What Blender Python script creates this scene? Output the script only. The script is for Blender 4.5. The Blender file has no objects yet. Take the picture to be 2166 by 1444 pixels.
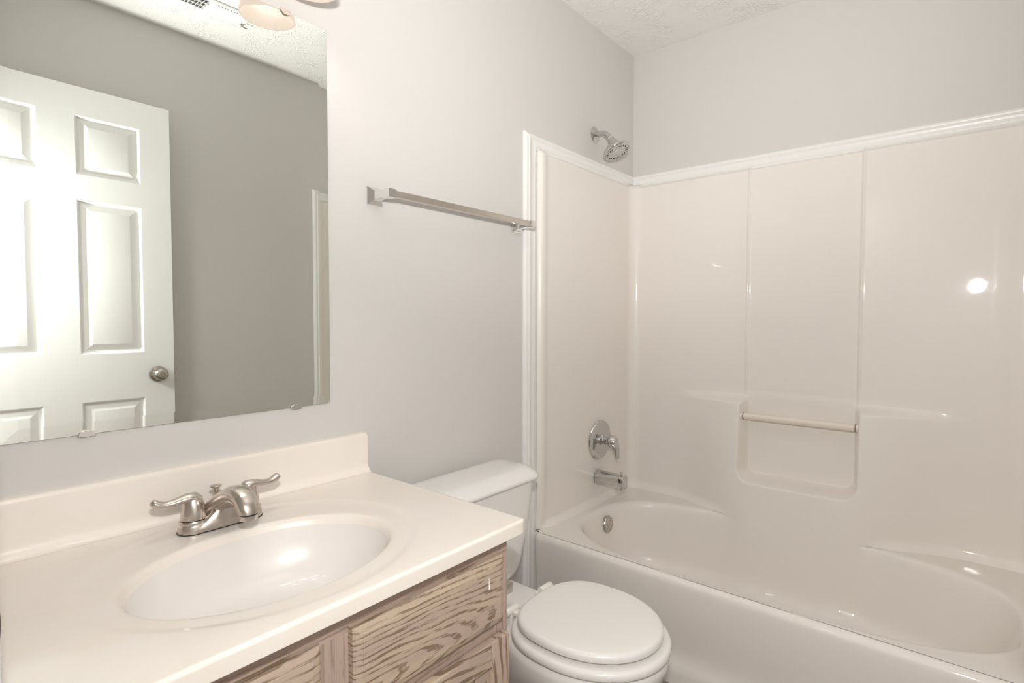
import bpy, bmesh, math, random
from mathutils import Vector, Matrix
import numpy as np

PI = math.pi
scene = bpy.context.scene
COL = scene.collection

# ------------------------------------------------------------------ camera
cam_d = bpy.data.cameras.new('camera')
cam = bpy.data.objects.new('camera', cam_d)
COL.objects.link(cam)
scene.camera = cam
CAM = Vector((-2.3672, -1.3192, 1.1593))
YAW, PITCH, ROLL = math.radians(37.9418), math.radians(-2.0996), math.radians(0.2241)
F_PX, PPX, PPY, IW, IH = 1136.0, 1159.6, 715.9, 2166.0, 1444.0
fw = Vector((math.cos(PITCH)*math.cos(YAW), math.cos(PITCH)*math.sin(YAW), math.sin(PITCH)))
rt = Vector((math.sin(YAW), -math.cos(YAW), 0))
up = rt.cross(fw)
r2 = rt*math.cos(ROLL) + up*math.sin(ROLL)
u2 = up*math.cos(ROLL) - rt*math.sin(ROLL)
cam.matrix_world = Matrix(((r2.x, u2.x, -fw.x, CAM.x), (r2.y, u2.y, -fw.y, CAM.y), (r2.z, u2.z, -fw.z, CAM.z), (0, 0, 0, 1)))
cam_d.sensor_fit = 'HORIZONTAL'
cam_d.sensor_width = 36.0
cam_d.lens = F_PX/IW*36.0
cam_d.shift_x = -(PPX - IW/2)/IW
cam_d.shift_y = (PPY - IH/2)/IW
cam_d.clip_start = 0.01

# ------------------------------------------------------------------ light and exposure
scene.view_settings.view_transform = 'Standard'
scene.view_settings.look = 'None'
scene.view_settings.gamma = 1.0
scene.view_settings.use_curve_mapping = False
scene.view_settings.exposure = 0.70
world = bpy.data.worlds.new('world')
scene.world = world
world.use_nodes = True
world.node_tree.nodes['Background'].inputs[0].default_value = (0.9, 0.95, 1.0, 1)
world.node_tree.nodes['Background'].inputs[1].default_value = 0.3
scene.cycles.max_bounces = 12
scene.cycles.diffuse_bounces = 8
scene.cycles.glossy_bounces = 6
scene.cycles.sample_clamp_indirect = 8.0
scene.cycles.caustics_reflective = False
scene.cycles.caustics_refractive = False

FLASH = Vector((-2.372, -1.358, 1.395))
def aim(o, d):
    o.rotation_euler = Vector(d).to_track_quat('-Z', 'Y').to_euler()
# the photographer's flash on top of the camera, most of it bounced off the ceiling
sd = bpy.data.lights.new('bounce_flash', 'SPOT'); sd.energy = 56.0; sd.spot_size = math.radians(94); sd.spot_blend = 1.0
sd.color = (1.0, 0.975, 0.94); sd.shadow_soft_size = 0.05
so = bpy.data.objects.new('bounce_flash', sd); COL.objects.link(so); so.location = FLASH + Vector((0.03, 0, 0.03)); aim(so, (1.12, 0.74, 0.84))
fd = bpy.data.lights.new('flash_tube', 'AREA'); fd.shape = 'RECTANGLE'; fd.size = 0.06; fd.size_y = 0.035; fd.energy = 10.0
fd.color = (1.0, 0.985, 0.96)
fo = bpy.data.objects.new('flash_tube', fd); COL.objects.link(fo); fo.location = FLASH; aim(fo, (0.95, 0.30, -0.02))
# fill light added in the unseen hallway to brighten the room through the doorway
hd = bpy.data.lights.new('hall_fill', 'AREA'); hd.shape = 'DISK'; hd.size = 1.0; hd.energy = 30.0; hd.color = (1.0, 0.97, 0.93)
ho = bpy.data.objects.new('hall_fill', hd); COL.objects.link(ho); ho.location = (-3.05, -0.10, 2.38); aim(ho, (0, 0, -1))

# ------------------------------------------------------------------ material helpers
def new_mat(name):
    m = bpy.data.materials.new(name); m.use_nodes = True
    return m, m.node_tree.nodes, m.node_tree.links, m.node_tree.nodes['Principled BSDF']
def principled(name, col, rough=0.5, metal=0.0, spec=0.5, coat=0.0, coat_rough=0.05):
    m, n, l, b = new_mat(name)
    b.inputs['Base Color'].default_value = (*col, 1)
    b.inputs['Roughness'].default_value = rough
    b.inputs['Metallic'].default_value = metal
    b.inputs['Specular IOR Level'].default_value = spec
    b.inputs['Coat Weight'].default_value = coat
    b.inputs['Coat Roughness'].default_value = coat_rough
    return m
def coords(n, l, scale=(1, 1, 1), loc=(0, 0, 0), rot=(0, 0, 0)):
    tc = n.new('ShaderNodeTexCoord'); mp = n.new('ShaderNodeMapping')
    l.new(tc.outputs['Object'], mp.inputs['Vector'])
    mp.inputs['Scale'].default_value = scale; mp.inputs['Location'].default_value = loc; mp.inputs['Rotation'].default_value = rot
    return mp.outputs['Vector']
def noise(n, l, vec, scale, detail=3, rough=0.5, dist=0.0):
    t = n.new('ShaderNodeTexNoise'); l.new(vec, t.inputs['Vector'])
    t.inputs['Scale'].default_value = scale; t.inputs['Detail'].default_value = detail
    t.inputs['Roughness'].default_value = rough; t.inputs['Distortion'].default_value = dist
    return t.outputs['Fac']
def ramp(n, l, fac, stops):
    r = n.new('ShaderNodeValToRGB'); l.new(fac, r.inputs['Fac'])
    e = r.color_ramp.elements
    while len(e) < len(stops): e.new(0.5)
    for k, (p, c) in enumerate(stops):
        e[k].position = p; e[k].color = (*c, 1) if len(c) == 3 else c
    return r.outputs['Color']
def bump(n, l, b, h, strength, dist=0.001):
    bp = n.new('ShaderNodeBump'); l.new(h, bp.inputs['Height'])
    bp.inputs['Strength'].default_value = strength; bp.inputs['Distance'].default_value = dist
    l.new(bp.outputs['Normal'], b.inputs['Normal'])
    return bp
def mixc(n, l, fac, a, c, mode='MIX'):
    m = n.new('ShaderNodeMix'); m.data_type = 'RGBA'; m.blend_type = mode
    for s, v in ((m.inputs['Factor'], fac), (m.inputs['A'], a), (m.inputs['B'], c)):
        if hasattr(v, 'links'): l.new(v, s)
        else: s.default_value = v if isinstance(v, float) else (*v, 1)
    return m.outputs['Result']

def mat_wall():
    m, n, l, b = new_mat('wall_paint')
    b.inputs['Base Color'].default_value = (0.62, 0.603, 0.585, 1)
    b.inputs['Roughness'].default_value = 0.55; b.inputs['Specular IOR Level'].default_value = 0.35
    v = coords(n, l)
    bump(n, l, b, noise(n, l, v, 260, 2, 0.5), 0.12, 0.0006)
    return m
def mat_ceiling():
    m, n, l, b = new_mat('ceiling_paint')
    b.inputs['Base Color'].default_value = (0.80, 0.80, 0.79, 1)
    b.inputs['Roughness'].default_value = 0.8; b.inputs['Specular IOR Level'].default_value = 0.2
    v = coords(n, l)
    w = n.new('ShaderNodeTexWave'); l.new(v, w.inputs['Vector'])
    w.inputs['Scale'].default_value = 14; w.inputs['Distortion'].default_value = 22; w.inputs['Detail'].default_value = 3; w.inputs['Detail Scale'].default_value = 1.6
    patch = ramp(n, l, noise(n, l, v, 9, 3, 0.6), [(0.44, (0, 0, 0)), (0.6, (1, 1, 1))])
    h = mixc(n, l, 1.0, w.outputs['Color'], patch, 'MULTIPLY')
    h2 = mixc(n, l, 0.25, h, noise(n, l, v, 120, 3, 0.6))
    bump(n, l, b, h2, 0.5, 0.004)
    return m
def mat_fiberglass():
    m, n, l, b = new_mat('almond_fiberglass')
    b.inputs['Base Color'].default_value = (0.765, 0.728, 0.690, 1)
    b.inputs['Specular IOR Level'].default_value = 0.12
    b.inputs['Roughness'].default_value = 0.35; b.inputs['Coat Weight'].default_value = 0.75; b.inputs['Coat Roughness'].default_value = 0.035
    v = coords(n, l)
    h = mixc(n, l, 0.10, noise(n, l, v, 11, 2, 0.45), noise(n, l, v, 48, 3, 0.6))
    bp = bump(n, l, b, h, 0.10, 0.004)
    l.new(bp.outputs['Normal'], b.inputs['Coat Normal'])
    return m
def mat_marble(name, col, col2):
    m, n, l, b = new_mat(name)
    v = coords(n, l, (1.0, 2.2, 1.0), rot=(0, 0, 0.5))
    f = noise(n, l, v, 5.5, 5, 0.62, 1.2)
    c = ramp(n, l, f, [(0.30, col2), (0.52, col), (0.75, col)])
    l.new(c, b.inputs['Base Color'])
    b.inputs['Roughness'].default_value = 0.32; b.inputs['Coat Weight'].default_value = 0.45; b.inputs['Coat Roughness'].default_value = 0.09
    return m
def mat_oak(name, axis, seed, pink=(0.47, 0.365, 0.30), cream=(0.55, 0.44, 0.325), dark=(0.19, 0.125, 0.078), amount=1.0, centre=(0, 0, 0), ring=34.0):
    """white-washed oak; axis is the grain direction; coordinates are the cabinet's own"""
    m, n, l, b = new_mat(name)
    st = (0.17, 1, 1) if axis == 'x' else (1, 1, 0.10)
    v = coords(n, l, st, centre)
    w = n.new('ShaderNodeTexWave'); w.wave_type = 'RINGS'; w.rings_direction = 'Y'
    l.new(v, w.inputs['Vector'])
    w.inputs['Scale'].default_value = ring; w.inputs['Distortion'].default_value = 5.5; w.inputs['Detail'].default_value = 2.0
    w.inputs['Detail Scale'].default_value = 1.3; w.inputs['Detail Roughness'].default_value = 0.55; w.inputs['Phase Offset'].default_value = seed
    lines = ramp(n, l, w.outputs['Fac'], [(0.0, (0, 0, 0)), (0.66, (0, 0, 0)), (0.80, (1, 1, 1)), (1.0, (1, 1, 1))])
    sv = coords(n, l, (14, 60, 130) if axis == 'x' else (130, 60, 9), (seed, 0, seed))
    pores = ramp(n, l, noise(n, l, sv, 1.6, 3, 0.65), [(0.42, (0.12, 0.12, 0.12)), (0.54, (1, 1, 1))])
    dk = mixc(n, l, 1.0, lines, pores, 'MULTIPLY')
    fine = ramp(n, l, noise(n, l, sv, 3.3, 2, 0.6), [(0.55, (0, 0, 0)), (0.72, (1, 1, 1))])
    lv = coords(n, l, (2.2, 8, 20) if axis == 'x' else (20, 8, 2.2), (seed*1.7, 0, 0))
    base = mixc(n, l, ramp(n, l, noise(n, l, lv, 1.5, 4, 0.6), [(0.42, (0, 0, 0)), (0.60, (1, 1, 1))]), pink, cream)
    base = mixc(n, l, mixc(n, l, 0.22, (0, 0, 0), fine), base, dark)
    out = mixc(n, l, mixc(n, l, amount*0.85, (0, 0, 0), dk), base, dark)
    l.new(out, b.inputs['Base Color'])
    b.inputs['Roughness'].default_value = 0.5; b.inputs['Specular IOR Level'].default_value = 0.35
    inv = n.new('ShaderNodeInvert'); l.new(dk, inv.inputs['Color'])
    bump(n, l, b, inv.outputs['Color'], 0.35, 0.0008)
    return m
def mat_doorpaint():
    m, n, l, b = new_mat('door_paint')
    b.inputs['Base Color'].default_value = (0.80, 0.81, 0.80, 1); b.inputs['Roughness'].default_value = 0.33
    v = coords(n, l, (22, 22, 1.6))
    bump(n, l, b, noise(n, l, v, 4, 4, 0.6, 0.6), 0.16, 0.001)
    return m
def mat_brushed(name, col, rough, sc=(1, 1, 1), strength=0.03):
    m, n, l, b = new_mat(name)
    b.inputs['Base Color'].default_value = (*col, 1); b.inputs['Metallic'].default_value = 1.0
    v = coords(n, l, sc)
    r = n.new('ShaderNodeMapRange'); l.new(noise(n, l, v, 120, 2, 0.6), r.inputs['Value'])
    r.inputs['To Min'].default_value = rough*0.8; r.inputs['To Max'].default_value = rough*1.25
    l.new(r.outputs['Result'], b.inputs['Roughness'])
    return m
def mat_spotted():
    m, n, l, b = new_mat('spotted_chrome')
    v = coords(n, l)
    f = noise(n, l, v, 170, 4, 0.7)
    l.new(ramp(n, l, f, [(0.36, (0.20, 0.16, 0.13)), (0.50, (0.62, 0.58, 0.54)), (0.7, (0.8, 0.78, 0.75))]), b.inputs['Base Color'])
    b.inputs['Metallic'].default_value = 1.0; b.inputs['Roughness'].default_value = 0.28
    return m
def mat_floor():
    m, n, l, b = new_mat('vinyl_floor')
    v = coords(n, l)
    f = noise(n, l, v, 7, 5, 0.6)
    l.new(ramp(n, l, f, [(0.3, (0.20, 0.17, 0.15)), (0.7, (0.33, 0.29, 0.26))]), b.inputs['Base Color'])
    b.inputs['Roughness'].default_value = 0.3
    return m
def mat_emit(name, col, strength):
    m, n, l, b = new_mat(name)
    b.inputs['Base Color'].default_value = (0.022, 0.018, 0.016, 1); b.inputs['Specular IOR Level'].default_value = 0.05
    b.inputs['Emission Color'].default_value = (*col, 1); b.inputs['Emission Strength'].default_value = strength
    b.inputs['Roughness'].default_value = 0.35
    return m

WALL = mat_wall(); CEIL = mat_ceiling(); FIBER = mat_fiberglass(); FLOOR = mat_floor()
TRIM = principled('trim_white', (0.79, 0.79, 0.775), 0.32)
MARBLE = mat_marble('cultured_marble', (0.84, 0.785, 0.73), (0.84, 0.765, 0.685))
BOWL = principled('basin_white', (0.79, 0.755, 0.725), 0.30, 0, 0.5, 0.8, 0.03)
PORC = principled('porcelain', (0.80, 0.785, 0.765), 0.15, 0, 0.5, 0.6, 0.03)
SEATM = principled('seat_enamel', (0.82, 0.80, 0.775), 0.20, 0, 0.5, 0.4, 0.05)
PLAST = principled('white_plastic', (0.82, 0.79, 0.74), 0.35)
CHROME = principled('chrome', (0.62, 0.61, 0.60), 0.06, 1.0)
BRIGHT = principled('bright_chrome', (0.82, 0.81, 0.80), 0.08, 1.0)
NICKEL = mat_brushed('brushed_nickel', (0.60, 0.545, 0.50), 0.24)
SATIN = mat_brushed('satin_nickel', (0.44, 0.41, 0.37), 0.22)
ALU = mat_brushed('brushed_aluminium', (0.66, 0.61, 0.56), 0.33, (1, 40, 40))
SPOT = mat_spotted()
DARK = principled('dark_gasket', (0.02, 0.017, 0.015), 0.5)
RUBBER = principled('black_rubber', (0.015, 0.015, 0.015), 0.6)
GREYP = principled('grey_plastic', (0.50, 0.49, 0.47), 0.35)
BRONZE = principled('dark_bronze', (0.05, 0.035, 0.03), 0.35, 0.8)
DOORP = mat_doorpaint()
MIRROR = principled('mirror_silver', (0.91, 0.945, 0.90), 0.0, 1.0)
MEDGE = principled('mirror_edge', (0.25, 0.28, 0.26), 0.2, 0.6)
CLIPM = principled('clip_metal', (0.80, 0.77, 0.74), 0.12, 0.9)
SHADE = mat_emit('lamp_glass', (1.0, 0.81, 0.69), 0.56)
BULB = mat_emit('bulb_glow', (1.0, 0.935, 0.885), 34.0)
ROD = principled('acrylic_rod', (0.74, 0.68, 0.615), 0.10, 0, 0.5, 0.8, 0.02)
VENT = principled('vent_white', (0.80, 0.80, 0.80), 0.4)
DUCT = principled('duct_dark', (0.10, 0.10, 0.105), 0.7)
CAULK = principled('dark_caulk_gap', (0.22, 0.18, 0.15), 0.8)
PAINT = principled('white_paint_drip', (0.86, 0.85, 0.83), 0.4)
OAK_H = mat_oak('oak_drawer', 'x', 3.0, centre=(0.0, 0.0, -0.56), ring=34)
OAK_H2 = mat_oak('oak_false_front', 'x', 7.4, centre=(0.02, 0.0, -0.40), ring=22, cream=(0.57, 0.46, 0.345))
OAK_V = mat_oak('oak_upright', 'z', 1.3, centre=(-0.3, 0, 0), ring=26, cream=(0.55, 0.43, 0.315))
OAK_FH = mat_oak('oak_frame_rail', 'x', 5.1, pink=(0.44, 0.335, 0.285), cream=(0.48, 0.375, 0.31), centre=(0, 0, 0.5), ring=16, amount=0.7)
OAK_FV = mat_oak('oak_frame_stile', 'z', 2.2, pink=(0.455, 0.35, 0.30), cream=(0.50, 0.39, 0.325), centre=(-0.6, 0, 0), ring=20, amount=0.55)

# ------------------------------------------------------------------ mesh helpers
class MB:
    def __init__(self):
        self.v = []; self.f = []
    def add(self, vs, fs):
        o = len(self.v); self.v += [tuple(p) for p in vs]; self.f += [tuple(i + o for i in q) for q in fs]
        return self
    def bm(self, b, M=None):
        b.verts.index_update()
        return self.add([(M @ v.co if M else v.co.copy()) for v in b.verts], [[v.index for v in f.verts] for f in b.faces])
    def box(self, x0, x1, y0, y1, z0, z1, bev=0.0, seg=3, M=None):
        b = bmesh.new(); bmesh.ops.create_cube(b, size=1.0)
        for v in b.verts:
            v.co = Vector((x0 + (v.co.x + .5)*(x1 - x0), y0 + (v.co.y + .5)*(y1 - y0), z0 + (v.co.z + .5)*(z1 - z0)))
        if bev: bmesh.ops.bevel(b, geom=b.edges[:], offset=bev, segments=seg, affect='EDGES', profile=0.5)
        self.bm(b, M); b.free(); return self
    def loft(self, rings, cap0=True, cap1=True, closed=True):
        n = len(rings[0]); vs = [p for r in rings for p in r]; fs = []
        for k in range(len(rings) - 1):
            for i in range(n if closed else n - 1):
                j = (i + 1) % n
                fs.append((k*n + i, k*n + j, (k + 1)*n + j, (k + 1)*n + i))
        if cap0: fs.append(tuple(range(n))[::-1])
        if cap1: fs.append(tuple(range((len(rings) - 1)*n, len(rings)*n)))
        return self.add(vs, fs)
    def lathe(self, prof, M=None, n=40):
        """prof: list of (radius, height along local z)"""
        rings = []
        for r, h in prof:
            rings.append([(M or Matrix()) @ Vector((max(r, 1e-5)*math.cos(2*PI*i/n), max(r, 1e-5)*math.sin(2*PI*i/n), h)) for i in range(n)])
        return self.loft(rings)
    def tube(self, pts, radii, n=20, squash=None, upv=(0, 0, 1)):
        pts = [Vector(p) for p in pts]; rings = []
        if not hasattr(radii, '__len__'): radii = [radii]*len(pts)
        for k, p in enumerate(pts):
            t = (pts[min(k + 1, len(pts) - 1)] - pts[max(k - 1, 0)]).normalized()
            s = t.cross(Vector(upv))
            if s.length < 1e-4: s = t.cross(Vector((0, 1, 0)))
            s.normalize(); w = s.cross(t)
            a = radii[k]; bq = a*(squash[k] if squash else 1)
            rings.append([p + s*(a*math.cos(2*PI*i/n)) + w*(bq*math.sin(2*PI*i/n)) for i in range(n)])
        return self.loft(rings)
    def grid(self, us, vs, fn):
        nu, nv = len(us), len(vs)
        P = [fn(u, v) for u in us for v in vs]
        return self.add(P, [(i*nv + j, (i + 1)*nv + j, (i + 1)*nv + j + 1, i*nv + j + 1) for i in range(nu - 1) for j in range(nv - 1)])
    def extrude(self, prof, p0, p1, ax_a, ax_b, m0=0.0, m1=0.0):
        """closed profile of (a,b) swept from p0 to p1; ax_a, ax_b are its axes; m0, m1 shear the ends with a (mitres)"""
        p0, p1, A, B = Vector(p0), Vector(p1), Vector(ax_a), Vector(ax_b); d = (p1 - p0).normalized()
        return self.loft([[p0 + A*a + B*b + d*(m0*a) for a, b in prof], [p1 + A*a + B*b + d*(m1*a) for a, b in prof]])
    def build(self, name, mat, parent=None, sharp=38, flat=False, origin=None):
        me = bpy.data.meshes.new(name)
        if parent is not None:
            o0 = Vector(wloc(parent))
        elif origin is not None:
            o0 = Vector(origin)
        else:
            c = np.array([tuple(p) for p in self.v]); o0 = Vector(((c[:, 0].min() + c[:, 0].max())/2, (c[:, 1].min() + c[:, 1].max())/2, c[:, 2].min()))
        me.from_pydata([tuple(Vector(p) - o0) for p in self.v], [], self.f)
        b = bmesh.new(); b.from_mesh(me)
        bmesh.ops.recalc_face_normals(b, faces=b.faces[:])
        b.to_mesh(me); b.free()
        me.materials.append(mat)
        if not flat:
            me.polygons.foreach_set('use_smooth', [True]*len(me.polygons))
            me.set_sharp_from_angle(angle=math.radians(sharp))
        me.update()
        o = bpy.data.objects.new(name, me); COL.objects.link(o)
        if parent is not None: o.parent = parent
        else: o.location = o0
        return o
def wloc(o):
    p = Vector(o.location)
    while o.parent: o = o.parent; p += Vector(o.location)
    return p
def thing(name, label, cat, loc, group=None):
    o = bpy.data.objects.new(name, None); COL.objects.link(o); o.location = loc; o.empty_display_size = 0.1
    return tag(o, label, cat, group)
def tag(o, label, cat, group=None, kind=None):
    o['label'] = label; o['category'] = cat
    if group: o['group'] = group
    if kind: o['kind'] = kind
    return o
def struct(o, label, cat):
    return tag(o, label, cat, None, 'structure')
def axis_m(loc, d, spin=0.0):
    return Matrix.Translation(Vector(loc)) @ Vector(d).normalized().to_track_quat('Z', 'Y').to_matrix().to_4x4() @ Matrix.Rotation(spin, 4, 'Z')
def rrect(cx, cy, hx, hy, r, z, n=8):
    r = max(min(r, hx - 1e-4, hy - 1e-4), 1e-4); out = []
    for k, (sx, sy) in enumerate(((1, 1), (-1, 1), (-1, -1), (1, -1))):
        for i in range(n + 1):
            a = PI/2*(k + i/n)
            out.append((cx + sx*(hx - r) + r*math.cos(a), cy + sy*(hy - r) + r*math.sin(a), z))
    return out
def sstep(a, b, x):
    t = np.clip((x - a)/(b - a), 0, 1); return t*t*(3 - 2*t)

# ------------------------------------------------------------------ the room
H = 2.44; W = -1.524; XL = -2.31; WT = 0.11
JN, JS = -1.486, -0.66            # doorway between these y
def wallbox(name, label, *b, mat=WALL):
    return struct(MB().box(*b).build(name, mat, flat=True), label, 'floor' if name == 'floor' else 'ceiling' if name == 'ceiling' else 'wall')
wallbox('floor', 'grey brown vinyl floor around the toilet', -3.7, 0.12, -3.0, 0.9, -0.10, 0.0, mat=FLOOR)
wallbox('ceiling', 'white knockdown textured ceiling', -3.7, 0.12, -3.0, 0.9, H, H + 0.1, mat=CEIL)
wallbox('wall_back', 'warm grey painted wall behind mirror, toilet and shower head', XL - WT, 0.12, 0.0, 0.12, 0.0, H)
wallbox('wall_right', 'warm grey painted wall above the long side of the tub', 0.0, 0.12, W - 0.12, 0.0, 0.0, H)
wallbox('wall_front', 'grey wall opposite the mirror, seen reflected beside the door', XL - WT, 0.0, W - 0.12, W, 0.0, H)
wl = MB(); wl.box(XL - WT, XL, JS, 0.0, 0, H); wl.box(XL - WT, XL, W, JN, 0, H); wl.box(XL - WT, XL, JN, JS, 2.08, H)
struct(wl.build('wall_left', WALL, flat=True, origin=(XL, -0.8, 0)), 'wall with the doorway at the left end of the vanity', 'wall')
wallbox('wall_hall', 'hallway wall facing the bathroom doorway', -3.7, -3.6, -3.0, 0.9, 0, H)
wallbox('wall_hall_north', 'hallway end wall left of the doorway', -3.6, XL - WT, 0.8, 0.9, 0, H)
wallbox('wall_hall_south', 'hallway end wall right of the doorway', -3.6, XL - WT, -3.0, -2.9, 0, H)
wh = MB(); wh.box(XL - WT, XL - WT + 0.1, 0.12, 0.8, 0, H); wh.box(XL - WT, XL - WT + 0.1, -2.9, W - 0.12, 0, H)
struct(wh.build('wall_hall_side', WALL, flat=True), 'hallway wall either side of the bathroom', 'wall')

# trims ----------------------------------------------------------
TP = [(0, 0), (0, 0.006), (0.004, 0.011), (0.010, 0.0125), (0.014, 0.011), (0.016, 0.0125), (0.019, 0.0135), (0.0215, 0.0115), (0.037, 0.0095), (0.040, 0.0110), (0.043, 0.0105), (0.0455, 0.0080), (0.054, 0.0065), (0.057, 0.004), (0.057, 0)]
def scaled(k): return [(a*k, b) for a, b in TP]
ZT = 1.858; TX = -0.832
jm = MB()
jm.box(XL - WT, XL, JS - 0.001, JS + 0.02, 0, 2.08); jm.box(XL - WT, XL, JN - 0.02, JN, 0, 2.08); jm.box(XL - WT, XL, JN, JS, 2.07, 2.08)
JY = JS
for side, X in ((1, XL), (-1, XL - WT)):
    jm.extrude([(a, b) for a, b in TP], (X, JY, 0), (X, JY, 2.07), (0, 1, 0), (side, 0, 0), 0, 1)
    jm.extrude([(a*0.75, b) for a, b in TP], (X, JN, 0), (X, JN, 2.07), (0, -1, 0), (side, 0, 0), 0, 1.333)
    jm.extrude([(a, b) for a, b in TP], (X, JN, 2.07), (X, JS, 2.07), (0, 0, 1), (side, 0, 0), -0.75, 1)
struct(jm.build('trim_1', TRIM, origin=(XL, -1.0, 0)), 'white casing around the bathroom doorway', 'trim')
k = 0.080/0.057
t2 = MB().extrude(scaled(k), (TX, 0, 0.0), (TX, 0, ZT), (1, 0, 0), (0, -1, 0), 0, -0.72)
struct(t2.build('trim_2', TRIM, origin=(TX, 0, 0)), 'upright white trim between toilet and tub surround', 'trim')
t3 = MB().extrude(TP, (TX, 0, ZT), (-0.004, 0, ZT), (0, 0, -1), (0, -1, 0), 1.40, 0)
struct(t3.build('trim_3', TRIM), 'white trim along surround top under the shower head', 'trim')
t4 = MB().extrude(TP, (0, 0.0, ZT), (0, W, ZT), (0, 0, -1), (-1, 0, 0), 0, 0)
struct(t4.build('trim_4', TRIM), 'long white trim along surround top on the right wall', 'trim')
t5 = MB().extrude(scaled(k), (TX, W, 0.0), (TX, W, ZT), (1, 0, 0), (0, 1, 0), 0, -0.72)
t5.extrude(TP, (TX, W, ZT), (-0.004, W, ZT), (0, 0, -1), (0, 1, 0), 1.40, 0)
struct(t5.build('trim_5', TRIM), 'white trim at the far end of the tub, seen in the mirror', 'trim')
bb = MB(); bb.box(-1.50, TX - 0.001, -0.012, 0.0, 0, 0.085, 0.003)
struct(bb.build('baseboard_back', TRIM), 'white baseboard behind the toilet', 'baseboard')
bf = MB(); bf.box(XL + 0.02, TX - 0.001, W, W + 0.012, 0, 0.085, 0.003)
struct(bf.build('baseboard_front', TRIM), 'white baseboard under the wall opposite the mirror', 'baseboard')

# ------------------------------------------------------------------ door, open against the wall opposite the mirror
door = thing('door_1', 'white six panel door standing open, reflected in the mirror', 'door', (-2.297, -1.462, 0.0)); door['kind'] = 'structure'
DX0, DX1, DYF, DYB, DZ0, DZ1 = -2.297, -1.518, -1.445, -1.480, 0.012, 2.056
def paneled_face(mb, xs, zs, yf, sgn):
    """front face of a six panel door with moulded, raised panels (odd cells of xs and zs)"""
    def q(x0, x1, z0, z1, d): return [(x0, yf + sgn*d, z0), (x1, yf + sgn*d, z0), (x1, yf + sgn*d, z1), (x0, yf + sgn*d, z1)]
    for i in range(len(xs) - 1):
        for j in range(len(zs) - 1):
            a, b2, c, d = xs[i], xs[i + 1], zs[j], zs[j + 1]
            if i % 2 and j % 2:
                rr = [q(a + s, b2 - s, c + s, d - s, h) for s, h in ((0, 0), (0.003, -0.001), (0.008, -0.0075), (0.013, -0.009), (0.016, -0.009), (0.038, -0.0025), (0.041, -0.002))]
                mb.loft(rr, cap0=False, cap1=True)
            else: mb.add(q(a, b2, c, d, 0), [(0, 1, 2, 3)])
xs = [DX0, -2.152, -1.944, -1.833, -1.625, DX1]
zs = [DZ0, 0.25, 0.820, 1.011, 1.619, 1.717, 1.945, DZ1]
dm = MB(); paneled_face(dm, xs, zs, DYF, 1); paneled_face(dm, xs, zs, DYB, -1)
dm.box(DX0, DX1, DYB, DYB + 0.0001, DZ0, DZ0 + 0.0001)
for (a, b2, c, d) in ((DX0, DX0, DZ0, DZ1), (DX1, DX1, DZ0, DZ1)):
    dm.add([(a, DYB, c), (a, DYF, c), (a, DYF, d), (a, DYB, d)], [(0, 1, 2, 3)])
for z in (DZ0, DZ1): dm.add([(DX0, DYB, z), (DX1, DYB, z), (DX1, DYF, z), (DX0, DYF, z)], [(0, 1, 2, 3)])
dm.build('door_leaf', DOORP, door, sharp=12)
kz, kx = 0.916, -1.579
kn = MB().lathe([(0.0, -0.0), (0.033, 0.0), (0.0335, 0.003), (0.031, 0.008), (0.022, 0.012), (0.0125, 0.014), (0.0115, 0.022), (0.014, 0.026), (0.022, 0.031), (0.0262, 0.038), (0.0262, 0.045), (0.0235, 0.050), (0.018, 0.053), (0.0165, 0.0542), (0.010, 0.0545), (0.0095, 0.0525), (0.0045, 0.0525), (0.004, 0.0548), (0.0, 0.055)], axis_m((kx, DYF, kz), (0, 1, 0)))
kn.build('door_knob', SATIN, door)
MB().box(DX1 - 0.0005, DX1 + 0.0018, DYB + 0.005, DYF - 0.005, kz - 0.03, kz + 0.03, 0.0005, 1).box(DX1, DX1 + 0.011, DYB + 0.011, DYF - 0.011, kz - 0.008, kz + 0.008, 0.002, 2).build('latch', SATIN, door)
for z in (0.25, 1.05, 1.82):
    MB().lathe([(0.0, 0), (0.006, 0), (0.006, 0.09), (0.0, 0.09)], Matrix.Translation((DX0 - 0.004, DYF + 0.003, z - 0.045)), 16).build('hinge', SATIN, door)
sp = MB().box(XL - 0.045, XL + 0.005, JS - 0.0035, JS - 0.0012, 0.868, 0.925, 0.001, 2).tube([(XL + 0.0048, JS - 0.0025, 0.862 + 0.009*i) for i in range(8)], [0.001, 0.0045, 0.0062, 0.007, 0.007, 0.0062, 0.0045, 0.001], 14, upv=(0, 1, 0))
tag(sp.build('strike_plate', BRONZE), 'dark strike plate on the door jamb at left frame edge', 'strike plate')

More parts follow.
